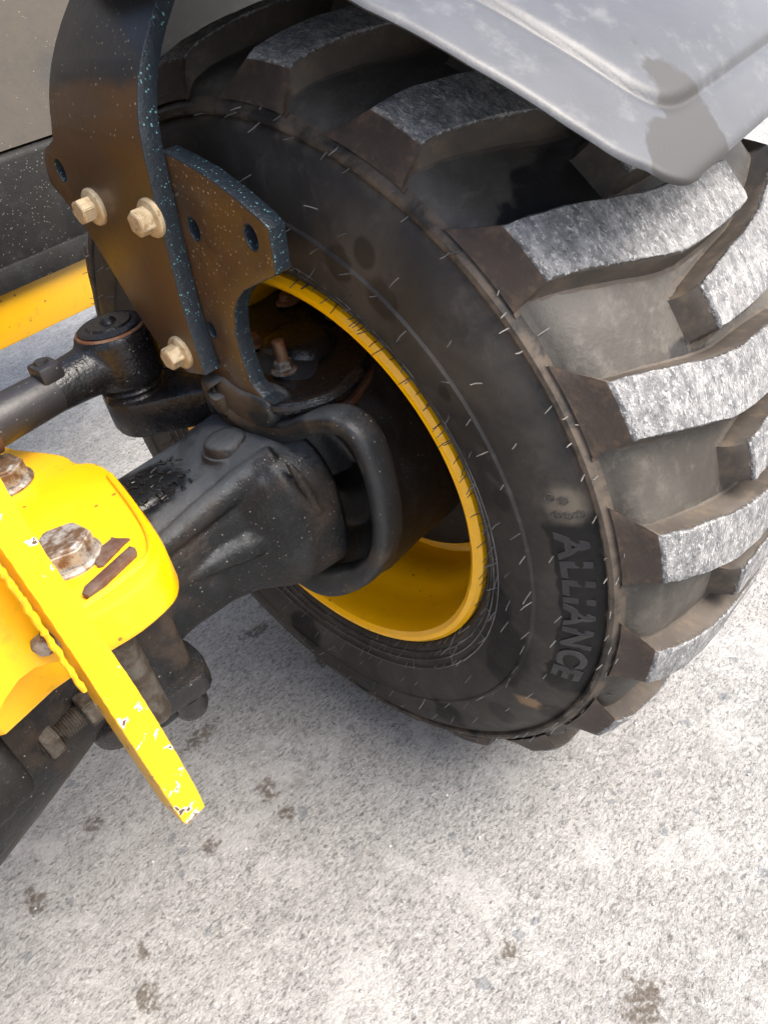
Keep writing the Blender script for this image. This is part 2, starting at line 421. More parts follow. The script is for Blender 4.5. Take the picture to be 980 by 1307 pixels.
def mat_worn():
    n = N('tyre_lug_worn')
    at_ = n.t.nodes.new('ShaderNodeAttribute'); at_.attribute_name = 'wear'
    sc = n.map(scale=(1.5, 1.0, 1.0))
    a = n.noise(60, 6, 0.74, 0.3, vec=sc); b = n.noise(190, 5, 0.72, 0.2, vec=sc); d = n.noise(14, 4, 0.6)
    col = n.mix(n.step(a, 0.36, 0.64), (0.095, 0.098, 0.104), (0.25, 0.25, 0.25))
    col = n.mix(n.math('MULTIPLY', n.step(b, 0.52, 0.66), 0.75), col, (0.50, 0.495, 0.485))
    col = n.mix(n.math('MULTIPLY', n.step(n.noise(240, 4, 0.6, vec=sc), 0.55, 0.68), 0.75), col, (0.035, 0.036, 0.04))
    col = n.mix(n.math('MULTIPLY', n.step(d, 0.48, 0.66), 0.55), col, (0.085, 0.085, 0.09))
    col = n.mix(n.math('MULTIPLY', specks(n, 28, 0.97, 2), 0.7), col, (0.35, 0.22, 0.14))
    c2 = n.mix(n.step(n.noise(11, 5, 0.6, .5), 0.35, 0.68), (0.045, 0.037, 0.030), (0.075, 0.063, 0.052))
    c2 = n.mix(n.math('MULTIPLY', n.step(n.noise(60, 5, 0.65), 0.48, 0.7), 0.5), c2, (0.12, 0.09, 0.06))
    w = n.math('ADD', at_.outputs['Fac'], n.math('MULTIPLY', n.math('SUBTRACT', n.math('ADD', n.math('MULTIPLY', b, .5), n.math('MULTIPLY', n.noise(35, 4), .5)), 0.5), 1.5))
    w = n.step(w, 0.45, 0.80)
    col = n.mix(w, c2, col)
    h = n.math('MULTIPLY', n.math('ADD', n.math('MULTIPLY', a, .6), n.math('ADD', n.math('MULTIPLY', b, 0.6), n.math('MULTIPLY', n.noise(420, 3, .6, vec=sc), .5))), n.math('ADD', w, 0.12))
    nr = n.bump(h, 0.0022, 1.0)
    return n.out(col, 0.72, 0, nr, 0.35)

def mat_fender():
    n = N('mudguard_plastic')
    a = n.noise(5, 5, 0.6); b = n.noise(420, 3, 0.6)
    col = n.mix(n.step(a, 0.3, 0.7), (0.035, 0.038, 0.045), (0.062, 0.066, 0.074))
    wet = None
    for (u, v, q) in [(850, 190, .030), (872, 215, .028), (800, 185, .014), (815, 120, .016), (835, 140, .012), (900, 190, .022)]:
        p = at(u, v, z=0.345)
        w = n.blob((p.x, p.y, p.z), (q, q, 0.08), 1.2, 26, 0.12)
        wet = w if wet is None else n.math('MAXIMUM', wet, w)
    col = n.mix(n.math('MULTIPLY', n.step(n.noise(34, 6, 0.7), 0.5, 0.7), 0.3), col, (0.17, 0.17, 0.17))
    col = n.mix(wet, col, (0.020, 0.019, 0.019))
    col = n.mix(n.math('MULTIPLY', specks(n, 60, 0.95, 4), 0.6), col, (0.4, 0.38, 0.34))
    return n.out(col, n.math('SUBTRACT', 0.46, n.math('MULTIPLY', wet, -0.08)), 0, n.bump(b, 0.00022, 0.6), 0.5)

M = dict(
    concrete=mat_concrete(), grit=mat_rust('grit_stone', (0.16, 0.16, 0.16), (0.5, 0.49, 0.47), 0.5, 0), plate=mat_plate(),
    edge=mat_black_metal('black_cut_edge_speckled', teal=True, rough=0.3, bump=0.001),
    cast=mat_black_metal('black_cast_axle', base=(0.006, 0.0068, 0.0078), spec=0.3, dust=(0.038, 0.026, 0.018), amt=0.8, rough=0.42, thresh=(0.45, 0.62), speck=0.93, bump=0.0016, up=0.6),
    knuckle=mat_black_metal('black_cast_knuckle', base=(0.008, 0.008, 0.009), dust=(0.022, 0.017, 0.013), amt=0.4, rough=0.42, speck=0.965, bump=0.0012, up=0.25),
    lip=mat_black_metal('black_lip', base=(0.012, 0.014, 0.016), dust=(0.09, 0.062, 0.038), amt=0.7, rough=0.42, thresh=(0.46, 0.6), speck=0.93, bump=0.0008, up=0.6),
    greasy=mat_black_metal('greasy_black', base=(0.01, 0.01, 0.011), dust=(0.04, 0.028, 0.02), amt=0.6, rough=0.22, speck=0.97, bump=0.0015),
    rod=mat_black_metal('black_rod', base=(0.022, 0.021, 0.023), dust=(0.045, 0.034, 0.028), amt=0.5, rough=0.38, speck=0.95),
    tank=mat_black_metal('black_tank', base=(0.005, 0.005, 0.0052), spec=0.25, dust=(0.016, 0.013, 0.011), amt=0.5, rough=0.6, speck=0.9),
    panel=mat_black_metal('grey_panel', base=(0.032, 0.029, 0.025), dust=(0.075, 0.064, 0.052), amt=0.8, rough=0.6, speck=0.97, thresh=(0.35, 0.65)),
    yellow=mat_yellow('yellow_paint', (0.82, 0.42, 0.0), dirt=0.3, deep=(0.66, 0.31, 0.0)),
    yellow_bar=mat_yellow('yellow_paint_chipped', (0.90, 0.62, 0.0), chips=0.565, dirt=0.12, deep=(0.8, 0.52, 0)),
    yellow_edge=mat_yellow('yellow_cut_edge', (0.72, 0.36, 0.0), chips=0.62, dirt=0.6, rough=0.5, deep=(0.4, 0.17, 0)),
    rim=mat_yellow('yellow_rim_paint', (0.98, 0.50, 0.0), dirt=0.1, rough=0.3, deep=(0.92, 0.42, 0.0)),
    rail=mat_yellow('yellow_rail_paint', (0.50, 0.27, 0.0), dirt=0.6, chips=0.70),
    zinc=mat_zinc(), rust=mat_rust('rusty_steel', (0.20, 0.075, 0.03), (0.26, 0.15, 0.085)), darkrust=mat_rust('dark_rust', (0.085, 0.04, 0.025), (0.12, 0.08, 0.06), 0.5, 0.2),
    bolt=mat_rust('weathered_bolt', (0.13, 0.075, 0.04), (0.33, 0.31, 0.28), 0.5, 0.5), pin=mat_rust('oily_pin', (0.055, 0.043, 0.032), (0.11, 0.10, 0.085), 0.5, 0.5),
    sidewall=mat_sidewall(), tread=mat_rubber('tyre_rubber_tread', (0.034, 0.030, 0.025), (0.066, 0.060, 0.052), (0.10, 0.092, 0.078), wet=True),
    lugside=mat_rubber('tyre_lug_flank', (0.032, 0.023, 0.018), (0.055, 0.040, 0.031), (0.12, 0.078, 0.048)),
    worn=mat_worn(), fender=mat_fender(), hair=mat_rubber('vent_hair_rubber', (0.03, 0.03, 0.03), (0.2, 0.19, 0.18), (0.3, 0.29, 0.28), 0.35),
    wetrubber=mat_rubber('wet_rubber', (0.014, 0.014, 0.016), (0.02, 0.02, 0.022), (0.03, 0.03, 0.034), 0.35),
)

# ------------------------------------------------------------------ ground
bm = bmesh.new()
S = 60; k = 24
bmesh.ops.create_grid(bm, x_segments=k, y_segments=k, size=S)
g = finish(bm, 'ground', M['concrete']); g.location.z = -H; struct(g)

bm = bmesh.new(); rg = random.Random(21)
for i in range(260):
    u, v = rg.uniform(-50, 1020), rg.uniform(760, 1340) if rg.random() < .8 else rg.uniform(430, 700)
    p = at(u, v, z=-H)
    if p.y > 3: continue
    r = rg.choice((.0008, .0011, .0015, .0022)); t = bmesh.new(); bmesh.ops.create_icosphere(t, subdivisions=1, radius=r)
    for w in t.verts: w.co = Vector((w.co.x * rg.uniform(.7, 1.4), w.co.y * rg.uniform(.7, 1.4), w.co.z * .7)) + Vector((p.x, p.y, -H + r * .4))
    merge(bm, t)
gt = finish(bm, 'loose_grit', M['grit'], None, angle=20); gt['kind'] = 'stuff'; gt['label'] = 'small loose grit scattered over the concrete'

# ------------------------------------------------------------------ wheel
CX = 0.195
wheel = thing('wheel', 'large black chevron-tread tyre on a yellow rim standing on the concrete', 'wheel', (CX, 0, -H))

def lathe_x(bm, prof, n=128, mi=0, close=False):
    rings = []
    for i in range(n):
        a = 2 * PI * i / n
        rings.append([Vector((x, -r * math.cos(a), r * math.sin(a))) for x, r in prof])
    vs = [[bm.verts.new(p) for p in r] for r in rings]
    for i in range(n):
        a, b = vs[i], vs[(i + 1) % n]
        for j in range(len(prof) - 1):
            f = bm.faces.new((a[j], a[j + 1], b[j + 1], b[j])); f.material_index = mi

side = [(0.016, 0.250), (0.010, 0.2535), (0.001, 0.2570), (-0.0035, 0.262), (-0.0035, 0.2665), (-0.007, 0.268), (-0.0085, 0.2725), (-0.0115, 0.274), (-0.013, 0.281),
        (-0.0165, 0.283), (-0.020, 0.295), (-0.0235, 0.310), (-0.0255, 0.3255), (-0.0275, 0.3270), (-0.0275, 0.3295), (-0.0250, 0.3315), (-0.0245, 0.345), (-0.0215, 0.362),
        (-0.0165, 0.377), (-0.0100, 0.388), (-0.0045, 0.3945), (-0.0085, 0.3962), (-0.0095, 0.3985), (-0.0085, 0.4025), (-0.0035, 0.4060), (0.0005, 0.4085)]
crown = [(0.004, 0.4140), (0.011, 0.4205), (0.024, 0.4262), (0.045, 0.4305), (0.08, 0.4345), (0.13, 0.4372), (CX, 0.4382)]
half = side + crown
prof = half + [(2 * CX - x, r) for x, r in half[-2::-1]]
bm = bmesh.new(); lathe_x(bm, prof, 160)
for f in bm.faces:
    c = f.calc_center_median(); r = math.hypot(c.y, c.z)
    f.material_index = 1 if r > 0.4083 else 0
tyre = finish(bm, 'tyre', [M['sidewall'], M['tread']], wheel, angle=28)

def interp(tab, x):
    if x <= tab[0][0]: return tab[0][1]
    for (a, b), (c, d) in zip(tab, tab[1:]):
        if x <= c: t = (x - a) / (c - a); return b + (d - b) * t
    return tab[-1][1]
carc = [(p[0], p[1]) for p in crown]; carc = [(-0.001, 0.4080)] + carc
topp = [(0.011, 0.4405), (0.02, 0.4450), (0.035, 0.4505), (0.06, 0.4570), (0.10, 0.4620), (0.15, 0.4645), (0.20, 0.4648), (0.27, 0.462)]
cen = [(0.0, 0.0), (0.012, -0.3), (0.12, -5.2), (0.15, -5.9), (0.27, -6.6)]
def lug_mesh(mirror, seed):
    rnd = random.Random(seed)
    bm = bmesh.new(); rows = []; wr = []
    # station: (x_top, r_top or None, half width deg, foot extra, x_foot shift)
    st = [(-0.0045, 0.4085, 5.7, 0.10, 0.0, 0.9), (0.001, 0.4185, 4.75, 0.55, 0.0, 0.6), (0.0065, 0.4305, 3.95, 0.9, 0, 0.3), (0.0098, 0.4375, 3.5, 1.2, 0, 0.1)]
    for x in (0.0118, 0.018, 0.028, 0.04, 0.055, 0.072, 0.09, 0.11, 0.13, 0.15, 0.17, 0.19, 0.21, 0.23, 0.245, 0.2535):
        hw = interp([(0.01, 3.35), (0.12, 3.5), (0.2, 3.2), (0.26, 2.5)], x)
        st.append((x, interp(topp, x), hw, 1.7, 0, 0))
    st += [(0.2562, interp(topp, .256) - 0.0035, 2.35, 1.8, 0, 0), (0.2615, 0.4520, 2.25, 1.6, 0, 0), (0.2665, 0.4400, 2.4, 1.2, 0, 0), (0.270, 0.4345, 2.6, 0.9, 0, 0)]
    for x, rt, hw, ex, _, sh in st:
        rc = interp(carc, min(x, CX) if x < CX else 2 * CX - x if False else min(x, CX)) - 0.0015
        c = interp(cen, x) + sh * 1.8
        h = max(rt - rc, 0)
        row = []
        k = min(1, h / 0.02)
        for off, rr in ((-(hw + ex * .75 + .5), rc), (-(hw + ex * 0.4), rc + h * 0.10), (-(hw + ex * 0.16), rc + h * 0.5), (-(hw + 0.04), rt - h * 0.10), (-(hw - 0.22 * k), rt - 0.0004),
                        (-hw * 0.6, rt), (-hw * 0.2, rt), (hw * 0.2, rt), (hw * 0.6, rt),
                        (hw - 0.22 * k, rt - 0.0004), (hw + 0.04, rt - h * 0.10), (hw + ex * 0.10, rc + h * 0.5), (hw + ex * 0.3, rc + h * 0.10), (hw + ex * .5 + .3, rc)):
            a = math.radians(c + off)
            j = Vector((rnd.uniform(-1, 1), rnd.uniform(-1, 1), rnd.uniform(-1, 1))) * (0.0007 if 0.012 < x < 0.254 and abs(off) < hw + .1 else 0.0)
            p = Vector((x, -rr * math.cos(a), rr * math.sin(a))) + j
            row.append(p)
            wr.append(min(1, max(0, (x - 0.006) / .006)) * (1.0 if rr >= rt - .001 else (.5 if rr > rt - h * .2 else (.12 if rr > rc + h * .3 else 0))) * (1 if x < .2555 else .4 if x < .257 else 0))
        rows.append(row)
    if mirror: rows = [[Vector((2 * CX - p.x, p.y, p.z)) for p in r] for r in rows]
    loft(bm, rows, False, False, False)
    bm.verts.ensure_lookup_table(); wl = bm.verts.layers.float.new('wear')
    for i_, w_ in enumerate(wr): bm.verts[i_][wl] = w_
    bmesh.ops.recalc_face_normals(bm, faces=bm.faces)
    # make sure normals look outward
    bm.faces.ensure_lookup_table()
    f = bm.faces[len(bm.faces) // 2]; c = f.calc_center_median()
    for f in bm.faces:
        c = f.calc_center_median(); xx = (2 * CX - c.x) if mirror else c.x
        r = math.hypot(c.y, c.z)
        rad = Vector((0, c.y, c.z)).normalized()
        top = abs(f.normal.dot(rad)) > 0.86 and r > interp(topp, max(xx, 0.0115)) - 0.003 and 0.0112 < xx < 0.256
        if xx < 0.0108: f.material_index = 1; e_ = 1
        else: f.material_index = 0
        f.smooth = True
    for e in bm.edges:
        if len(e.link_faces) == 2:
            e.smooth = e.calc_face_angle(0) < 0.55
    me = bpy.data.meshes.new('lug'); bm.to_mesh(me); bm.free()
    for q in ('worn', 'lugside', 'tread'): me.materials.append(M[q])
    return me
lugm = [[lug_mesh(mm, s) for s in (1, 2)] for mm in (False, True)]
for i in range(20):
    for s in (0, 1):
        o = bpy.data.objects.new('lug', lugm[s][i % 2]); link(o); o.parent = tyre
        a = 43.8 - 18 * i - (8.6 if s else 0)
        # tyre object's own origin already undoes the empty's offset
        o.rotation_euler = (math.radians(-a), 0, 0)

def side_x(r):
    best = side[0][0]
    for (x0, r0), (x1, r1) in zip(side, side[1:]):
        if r0 <= r <= r1: return x0 + (x1 - x0) * (r - r0) / (r1 - r0 + 1e-9)
    return best
def polar(r, a, x=None): a = math.radians(a); return Vector((side_x(r) if x is None else x, -r * math.cos(a), r * math.sin(a)))

# lettering raised from the sidewall
fc = bpy.data.curves.new('lettering', 'FONT'); fc.body = 'ALLIANCE'; fc.size = 1; fc.extrude = 0.05; fc.space_character = 1.12; fc.offset = 0.028; fc.bevel_depth = 0.012
fo = bpy.data.objects.new('tmp', fc); link(fo)
dg = bpy.context.evaluated_depsgraph_get(); dg.update()
lm = bpy.data.meshes.new_from_object(fo.evaluated_get(dg)); bpy.data.objects.remove(fo)
bm = bmesh.new(); bm.from_mesh(lm); bpy.data.meshes.remove(lm)
xs = [v.co.x for v in bm.verts]; ys = [v.co.y for v in bm.verts]; x0, x1, y0, y1 = min(xs), max(xs), min(ys), max(ys)
bmesh.ops.triangulate(bm, faces=bm.faces)
for v in bm.verts:
    a = 12.2 - 30.5 * (v.co.x - x0) / (x1 - x0); r = 0.3595 + 0.0275 * (v.co.y - y0) / (y1 - y0)
    hgt = (v.co.z + 0.065) / 0.13 * 0.0016 - 0.0003
    p = polar(r, a); v.co = Vector((p.x - hgt, p.y, p.z))
lt = finish(bm, 'lettering', M['wetrubber'], tyre, angle=30); lt.location = (0, 0, 0)

# four little shield cells moulded above the lettering
bm = bmesh.new()
for (r, a, s) in ((0.366, 17.6, 1), (0.3755, 16.9, 1), (0.3755, 14.6, 1), (0.384, 14.5, 1), (0.3675, 14.9, 1)):
    pts = []
    for q in range(6):
        t = PI / 3 * q
        pts.append(polar(r + 0.0046 * math.sin(t), a + math.degrees(0.0040 * math.cos(t) / r)) - Vector((0.0006, 0, 0)))
    tube(bm, pts, 0.0007, 6, True)
    for dy in (-.0013, .0013):
        tube(bm, [polar(r + dy, a - .3) - Vector((.0006, 0, 0)), polar(r + dy, a + .3) - Vector((.0006, 0, 0))], 0.0005, 5)
mk = finish(bm, 'moulded_emblem', M['tread'], tyre); mk.location = (0, 0, 0)

# vent hairs
bm = bmesh.new(); rnd = random.Random(3)
def hair(r, a, L, lean=0.22, x=None):
    p = polar(r, a, x); d = Vector((-1, rnd.gauss(0, lean), rnd.gauss(0, lean))).normalized()
    q = p + d * L * 0.55 + Vector((0, 0, rnd.uniform(-.001, .001))); e = q + (d + Vector((0, rnd.gauss(0, .1), rnd.gauss(-.05, .1)))).normalized() * L * 0.45
    tube(bm, [p - d * 0.0015, q, e], [0.00065, 0.00055, 0.0004], 5)
for r, stp, L in ((0.2575, 4.2, 0.015), (0.2670, 4.5, 0.015), (0.2820, 4.5, 0.014), (0.3015, 11, 0.012), (0.3285, 6.5, 0.013), (0.356, 9, 0.011), (0.3985, 5.0, 0.011), (0.405, 9, .01)):
    a = rnd.uniform(0, stp)
    while a < 360:
        if rnd.random() < 0.88: hair(r + rnd.uniform(-.002, .002), a + rnd.uniform(-stp, stp) * .3, L * rnd.uniform(.55, 1.15))
        a += stp
for i in range(20):
    for da, x in ((-8.5, 0.006), (-1, 0.0)):
        if rnd.random() < .6: hair(interp(carc, x) + .001, 43.8 - 18 * i + da + rnd.uniform(-2, 2), 0.009, 0.5, x)
# fine moulding lines near the bead, a ladder of flash
for r in (0.2675, 0.2745, 0.2835): tube(bm, [polar(r, q * 3) - Vector((.0004, 0, 0)) for q in range(120)], 0.0006, 5, True)
for q in range(0, 360, 9):
    if rnd.random() < .8: tube(bm, [polar(0.2675, q) - Vector((.0004, 0, 0)), polar(0.275, q + .6) - Vector((.0004, 0, 0)), polar(0.2835, q + rnd.uniform(-1, 1.5)) - Vector((.0004, 0, 0))], 0.0005, 5)
hr = finish(bm, 'vent_hair', M['hair'], tyre); hr.location = (0, 0, 0); hr['kind'] = 'stuff'

# rim
bm = bmesh.new()
rp = [(0.014, 0.2515), (0.006, 0.2545), (-0.001, 0.2535), (-0.005, 0.2490), (-0.005, 0.2430), (-0.001, 0.2380), (0.009, 0.2350), (0.022, 0.2335), (0.050, 0.2300), (0.066, 0.2270), (0.076, 0.2210), (0.100, 0.2160), (0.118, 0.2165), (0.134, 0.2190), (0.150, 0.2185), (0.156, 0.2100), (0.158, 0.19), (0.160, 0.05)]
lathe_x(bm, rp, 128)
bp = [(0.014, 0.2515), (0.03, 0.243), (0.08, 0.236), (0.3, 0.236), (2 * CX - 0.014, 0.2485), (2 * CX, 0.249), (2 * CX - .004, .238), (0.30, 0.228), (0.18, 0.205), (0.17, 0.05)]
lathe_x(bm, bp, 96)
rim = finish(bm, 'rim', M['rim'], wheel, angle=30)
bm = bmesh.new(); lathe_x(bm, [(0.150, 0.05), (0.142, 0.12), (0.140, 0.196), (0.143, 0.2005), (0.157, 0.2015)], 96)
finish(bm, 'hub_disc', M['knuckle'], wheel)

# ------------------------------------------------------------------ steering knuckle
kn = thing('steering_knuckle', 'black cast steering knuckle with a rounded lip round the axle end, inside the yellow rim', 'steering knuckle', (0, 0, -0.15))
lipw = [at(*p[:2], x=p[2]) for p in [(272, 492, -.082), (290, 518, -.076), (325, 540, -.07), (368, 551, -.064), (402, 541, -.060), (432, 541, -.056), (456, 558, -.052), (472, 592, -.05), (483, 635, -.05), (488, 680, -.05),
        (480, 714, -.05), (458, 734, -.05), (425, 744, -.054), (395, 738, -.058)]]
lipw += [Vector((-.045, .06, -.12)), Vector((-.03, .10, -.07)), Vector((-.02, .11, .0)), Vector((-.04, .085, .07))]
lip = smoothloop(lipw, 4); NL = len(lip)
bm = bmesh.new()
cenl = sum(lip, Vector()) / NL
def ringto(x, r, cy=0, cz=0):
    out = []
    for p in lip:
        a = math.atan2(p.z - cenl.z, p.y - cenl.y); out.append(Vector((x, cy + r * math.cos(a), cz + r * math.sin(a))))
    return out
def lerp(A, B, t): return [a.lerp(b, t) for a, b in zip(A, B)]
R0 = lip; R1 = ringto(-0.005, 0.152, 0, 0.005); R2 = ringto(0.045, 0.146); R3 = ringto(0.125, 0.146)
I2 = ringto(0.02, 0.085); I1 = lerp(lip, ringto(-0.02, 0.12), 0.7)
ow = lambda k, dx, L=lip: [p + Vector((0, p.y - cenl.y, p.z - cenl.z)).normalized() * k + Vector((dx, 0, 0)) for p in L]
loft(bm, [I2, I1, ow(-.008, .004), ow(0, -.006), ow(.0095, .003), ow(.008, .016, lerp(R0, R1, .22)), ow(.003, 0, lerp(R0, R1, 0.65)), R1, R2, R3])
cyl(bm, (0.0, 0, 0.05), (0.0, 0, 0.128), [(0, .10), (.6, .085), (1, .075)], 32)
obj('body', voxel(bm, 0.0042, 5), M['knuckle'], kn)
bm = bmesh.new(); secs = []
for i, p in enumerate(lip):
    t_ = (lip[(i + 1) % NL] - lip[i - 1]).normalized(); xa = Vector((1, 0, 0)); xa = (xa - t_ * xa.dot(t_)).normalized(); ra = xa.cross(t_).normalized()
    if ra.dot(p - cenl) < 0: ra = -ra
    k = 1 + .35 * max(0, 1 - abs(((i / 4) - 1.5 + 9) % 18 - 9) / 2.6) + .7 * max(0, 1 - abs((i / 4) - 12.2) / 2.2)
    sec = []
    for q in range(18):
        c_, s_ = math.cos(2 * PI * q / 18), math.sin(2 * PI * q / 18)
        sec.append(p + xa * (.007 + .017 * math.copysign(abs(c_) ** .62, c_)) + ra * (.0105 * k * math.copysign(abs(s_) ** .62, s_) + .001))
    secs.append(sec)
vs = loft(bm, secs, True, False, False)
for q in range(18): bm.faces.new((vs[-1][q], vs[-1][(q + 1) % 18], vs[0][(q + 1) % 18], vs[0][q]))
finish(bm, 'rounded_lip', M['lip'], kn, angle=70)
bm = plate(smoothloop([at(*p, x=-.082) for p in [(273, 482), (300, 500), (330, 512), (345, 530), (342, 548), (325, 546), (295, 528), (276, 512)]], 3), [], (.035, 0, 0), bev=.007)
finish(bm, 'neck_web', [M['lip'], M['lip']], kn, angle=60)
# cap over the upper pivot
capo = smoothloop([at(*p, z=0.146) for p in [(312, 505), (345, 518), (385, 515), (428, 500), (458, 470), (470, 440), (452, 405), (415, 380), (350, 362), (300, 395), (296, 450)]], 3)
bm = plate(capo, [], (0, 0, -0.017), bev=0.003); finish(bm, 'cap_plate', [M['greasy'], M['greasy']], kn)
capr = [p + (p - Vector((0, 0, .146))) * 0.03 + Vector((0, 0, -.018)) for p in capo]
bm = plate(capr, [], (0, 0, -0.009), bev=0.002); finish(bm, 'seal_ring', [M['darkrust'], M['darkrust']], kn)
bm = bmesh.new(); b0 = at(380, 440, z=.15); cyl(bm, (b0.x, b0.y, .14), (b0.x, b0.y, .163), [(0, .045), (.5, .043), (.9, .036), (1, .028)], 28); finish(bm, 'raised_boss', M['greasy'], kn, angle=50)
for k, (u, v, st) in enumerate([(364, 472, 1), (368, 385, 0), (432, 402, 0), (322, 440, 0)]):
    p = at(u, v, z=0.149); bm = bmesh.new()
    hexbolt(bm, p, (0, 0, 1), .0105, .009, .0155, .003, rot=.2 * k)
    o = finish(bm, 'cap_bolt', M['bolt'] if st else M['rust'], kn, angle=25)
    if st: 
        bm = bmesh.new(); cyl(bm, p + Vector((0, 0, .008)), p + Vector((0, 0, .034)), [(q / 26, .0062 + (.0006 if q % 2 else 0)) for q in range(27)], 14)
        s_ = finish(bm, 'stud', M['rust'], o, angle=80); s_.location = (0, 0, 0); o['label'] = 'clean nut with rusty stud'
# steering arm
bm = bmesh.new()
arm = [at(*p, z=.128) for p in [(128, 497), (140, 480), (190, 470), (262, 462), (330, 480), (350, 520), (290, 497), (235, 503), (168, 518), (138, 514)]]
bm = plate(smoothloop(arm, 3), [], (0, 0, -.044), bev=.005); finish(bm, 'steering_arm', [M['greasy'], M['greasy']], kn)

# ------------------------------------------------------------------ axle beam
ax = thing('axle_beam', 'black cast front axle beam running from the yellow plate to the wheel', 'axle', (-.25, 0, -.15))
def sup(x, cy, cz, hy, hz, p=3.0, rot=0.0, n=48):
    out = []
    for i in range(n):
        t = 2 * PI * i / n; c, s = math.cos(t), math.sin(t)
        y = hy * math.copysign(abs(c) ** (2 / p), c); z = hz * math.copysign(abs(s) ** (2 / p), s)
        out.append(Vector((x, cy + y * math.cos(rot) - z * math.sin(rot), cz + y * math.sin(rot) + z * math.cos(rot))))
    return out
bm = bmesh.new()
loft(bm, [sup(-.62, .02, .0, .14, .13, 2.4), sup(-.50, .02, .0, .135, .12, 2.4), sup(-.42, .015, .0, .11, .10, 2.4), sup(-.35, .008, .005, .082, .085, 2.6), sup(-.28, .006, .01, .064, .074, 2.8),
          sup(-.22, .006, .012, .058, .070, 3.0), sup(-.17, .004, .014, .060, .074, 3.0), sup(-.14, .0, .015, .068, .078, 3.0), sup(-.115, -.006, .018, .086, .087, 3.2), sup(-.10, -.008, .020, .095, .091, 3.2), sup(-.052, -.010, .020, .101, .092, 3.2), sup(-.045, -.010, .020, .095, .086, 3.2), sup(-.044, -.0, .0, .06, .06, 2.5), sup(.0, .005, .0, .05, .05, 2.5)])
# upper flat with the boss
box(bm, (-.30, .0, .06), (-.09, .075, .092), .012, 2)
pb = at(291, 573, z=.10)
cyl(bm, (pb.x, pb.y, .07), (pb.x, pb.y, .104), [(0, .036), (.7, .030), (1, .026)], 24)
# long rounded ridge along the upper front edge, and a shorter wedge that ends in a hollow
def ridge(pts, rad):
    t = bmesh.new(); P_ = smoothpath(pts, 5); n_ = len(P_) - 1
    tube(t, P_, [interp([(i / (len(rad) - 1), r) for i, r in enumerate(rad)], k / n_) for k in range(n_ + 1)], 14); merge(bm, t)
ridge([at(150, 745, y=-.035), at(205, 700, y=-.04), at(262, 652, y=-.046), at(312, 612, y=-.055), at(350, 578, y=-.07)], [.009, .011, .014, .016, .010])
ridge([at(232, 745, y=-.048), at(275, 718, y=-.054), at(310, 698, y=-.060), at(328, 688, y=-.061)], [.003, .011, .017, .018])
ridge([at(310, 690, y=-.062), at(338, 668, y=-.070), at(366, 648, y=-.080)], [.010, .006, .003])
ridge([at(366, 590, y=-.098), at(385, 615, y=-.105), at(408, 655, y=-.107)], [.003, .006, .003])
# downward leg and foot
box(bm, (-.312, -.075, -.10), (-.250, .02, .05), .008, 2)
obj('casting', voxel(bm, 0.0024, 4, .45), M['cast'], ax)
bm = bmesh.new(); rnd = random.Random(5)
for row in range(5):
    for c in range(8):
        o = Vector((-.225 + c * .0115 + row * .003, .044 - row * .0135, .0935 - row * .0006))
        pts = [o + Vector((rnd.uniform(0, .009), rnd.uniform(-.0055, .0055), rnd.uniform(-.0005, .0005))) for _ in range(4)]
        tube(bm, pts, .0011, 6)
finish(bm, 'casting_marks', M['greasy'], ax)
bm = bmesh.new(); cyl(bm, (pb.x, pb.y, .096), (pb.x, pb.y, .116), [(0, .026), (.7, .023), (.9, .020), (1, .012)], 24); finish(bm, 'pivot_plug', M['cast'], ax, angle=60)
# end flange inside the knuckle
# foot plate and pin
foot = [at(*p, z=-.052) for p in [(108, 925), (118, 900), (150, 870), (190, 835), (225, 812), (250, 826), (261, 842), (260, 858), (243, 872), (205, 896), (165, 925), (140, 938), (118, 938)]]
bm = plate(smoothloop(foot, 2), [], (0, 0, -.026), bev=.004); finish(bm, 'foot_plate', [M['greasy'], M['greasy']], ax)
p0, p1 = at(150, 790, y=-.092), at(184, 880, y=-.092)
bm = bmesh.new(); cyl(bm, (p1.x, p1.y, -.056), (p1.x + .0, p1.y, .09), [(0, .0125), (.03, .0145), (1, .0145)], 24); finish(bm, 'vertical_pin', M['pin'], ax, angle=60)
pc = at(235, 905, z=-.09)
bm = bmesh.new(); cyl(bm, (-.272, -.07, -.105), (-.272, -.07, -.078), [(0, .016), (.3, .019), (1, .019)], 20); finish(bm, 'pin_nut', M['greasy'], ax)

# stop bolt
sb = thing('stop_bolt', 'greasy threaded stop bolt with two hex nuts beside the black cylinder', 'bolt', at(88, 930, y=-.085))
q0, q1 = at(50, 955, y=-.085), at(118, 900, y=-.085); dd = (q1 - q0).normalized(); Lb = (q1 - q0).length
bm = bmesh.new(); cyl(bm, q0, q1, [(i / 44, .0098 + (.0011 if i % 2 else -.0006)) for i in range(45)], 20); finish(bm, 'threaded_shank', M['pin'], sb, angle=80)
for t_ in (0.05, 0.80):
    bm = bmesh.new(); hexbolt(bm, q0 + dd * Lb * t_, dd, .0175, .014, rot=.4 + t_); finish(bm, 'hex_nut', M['pin'], sb, angle=25)

# ------------------------------------------------------------------ black cylinder at the lower left
cy = thing('hydraulic_cylinder', 'fat dark grey steering cylinder end at the lower left edge, under the yellow bar', 'hydraulic cylinder', (-.5, -.08, -.1))
bm = bmesh.new(); cyl(bm, (-.428, -.085, .026), (-.95, -.085, .026), [(0, .036), (.006, .043), (.02, .046), (1, .046)], 40); finish(bm, 'barrel', M['tank'], cy, angle=50)
bm = bmesh.new(); cyl(bm, (-.45, -.085, .026), (-.48, -.085, .026), [(0, .047), (.2, .049), (.8, .049), (1, .047)], 40); finish(bm, 'end_collar', M['tank'], cy, angle=50)

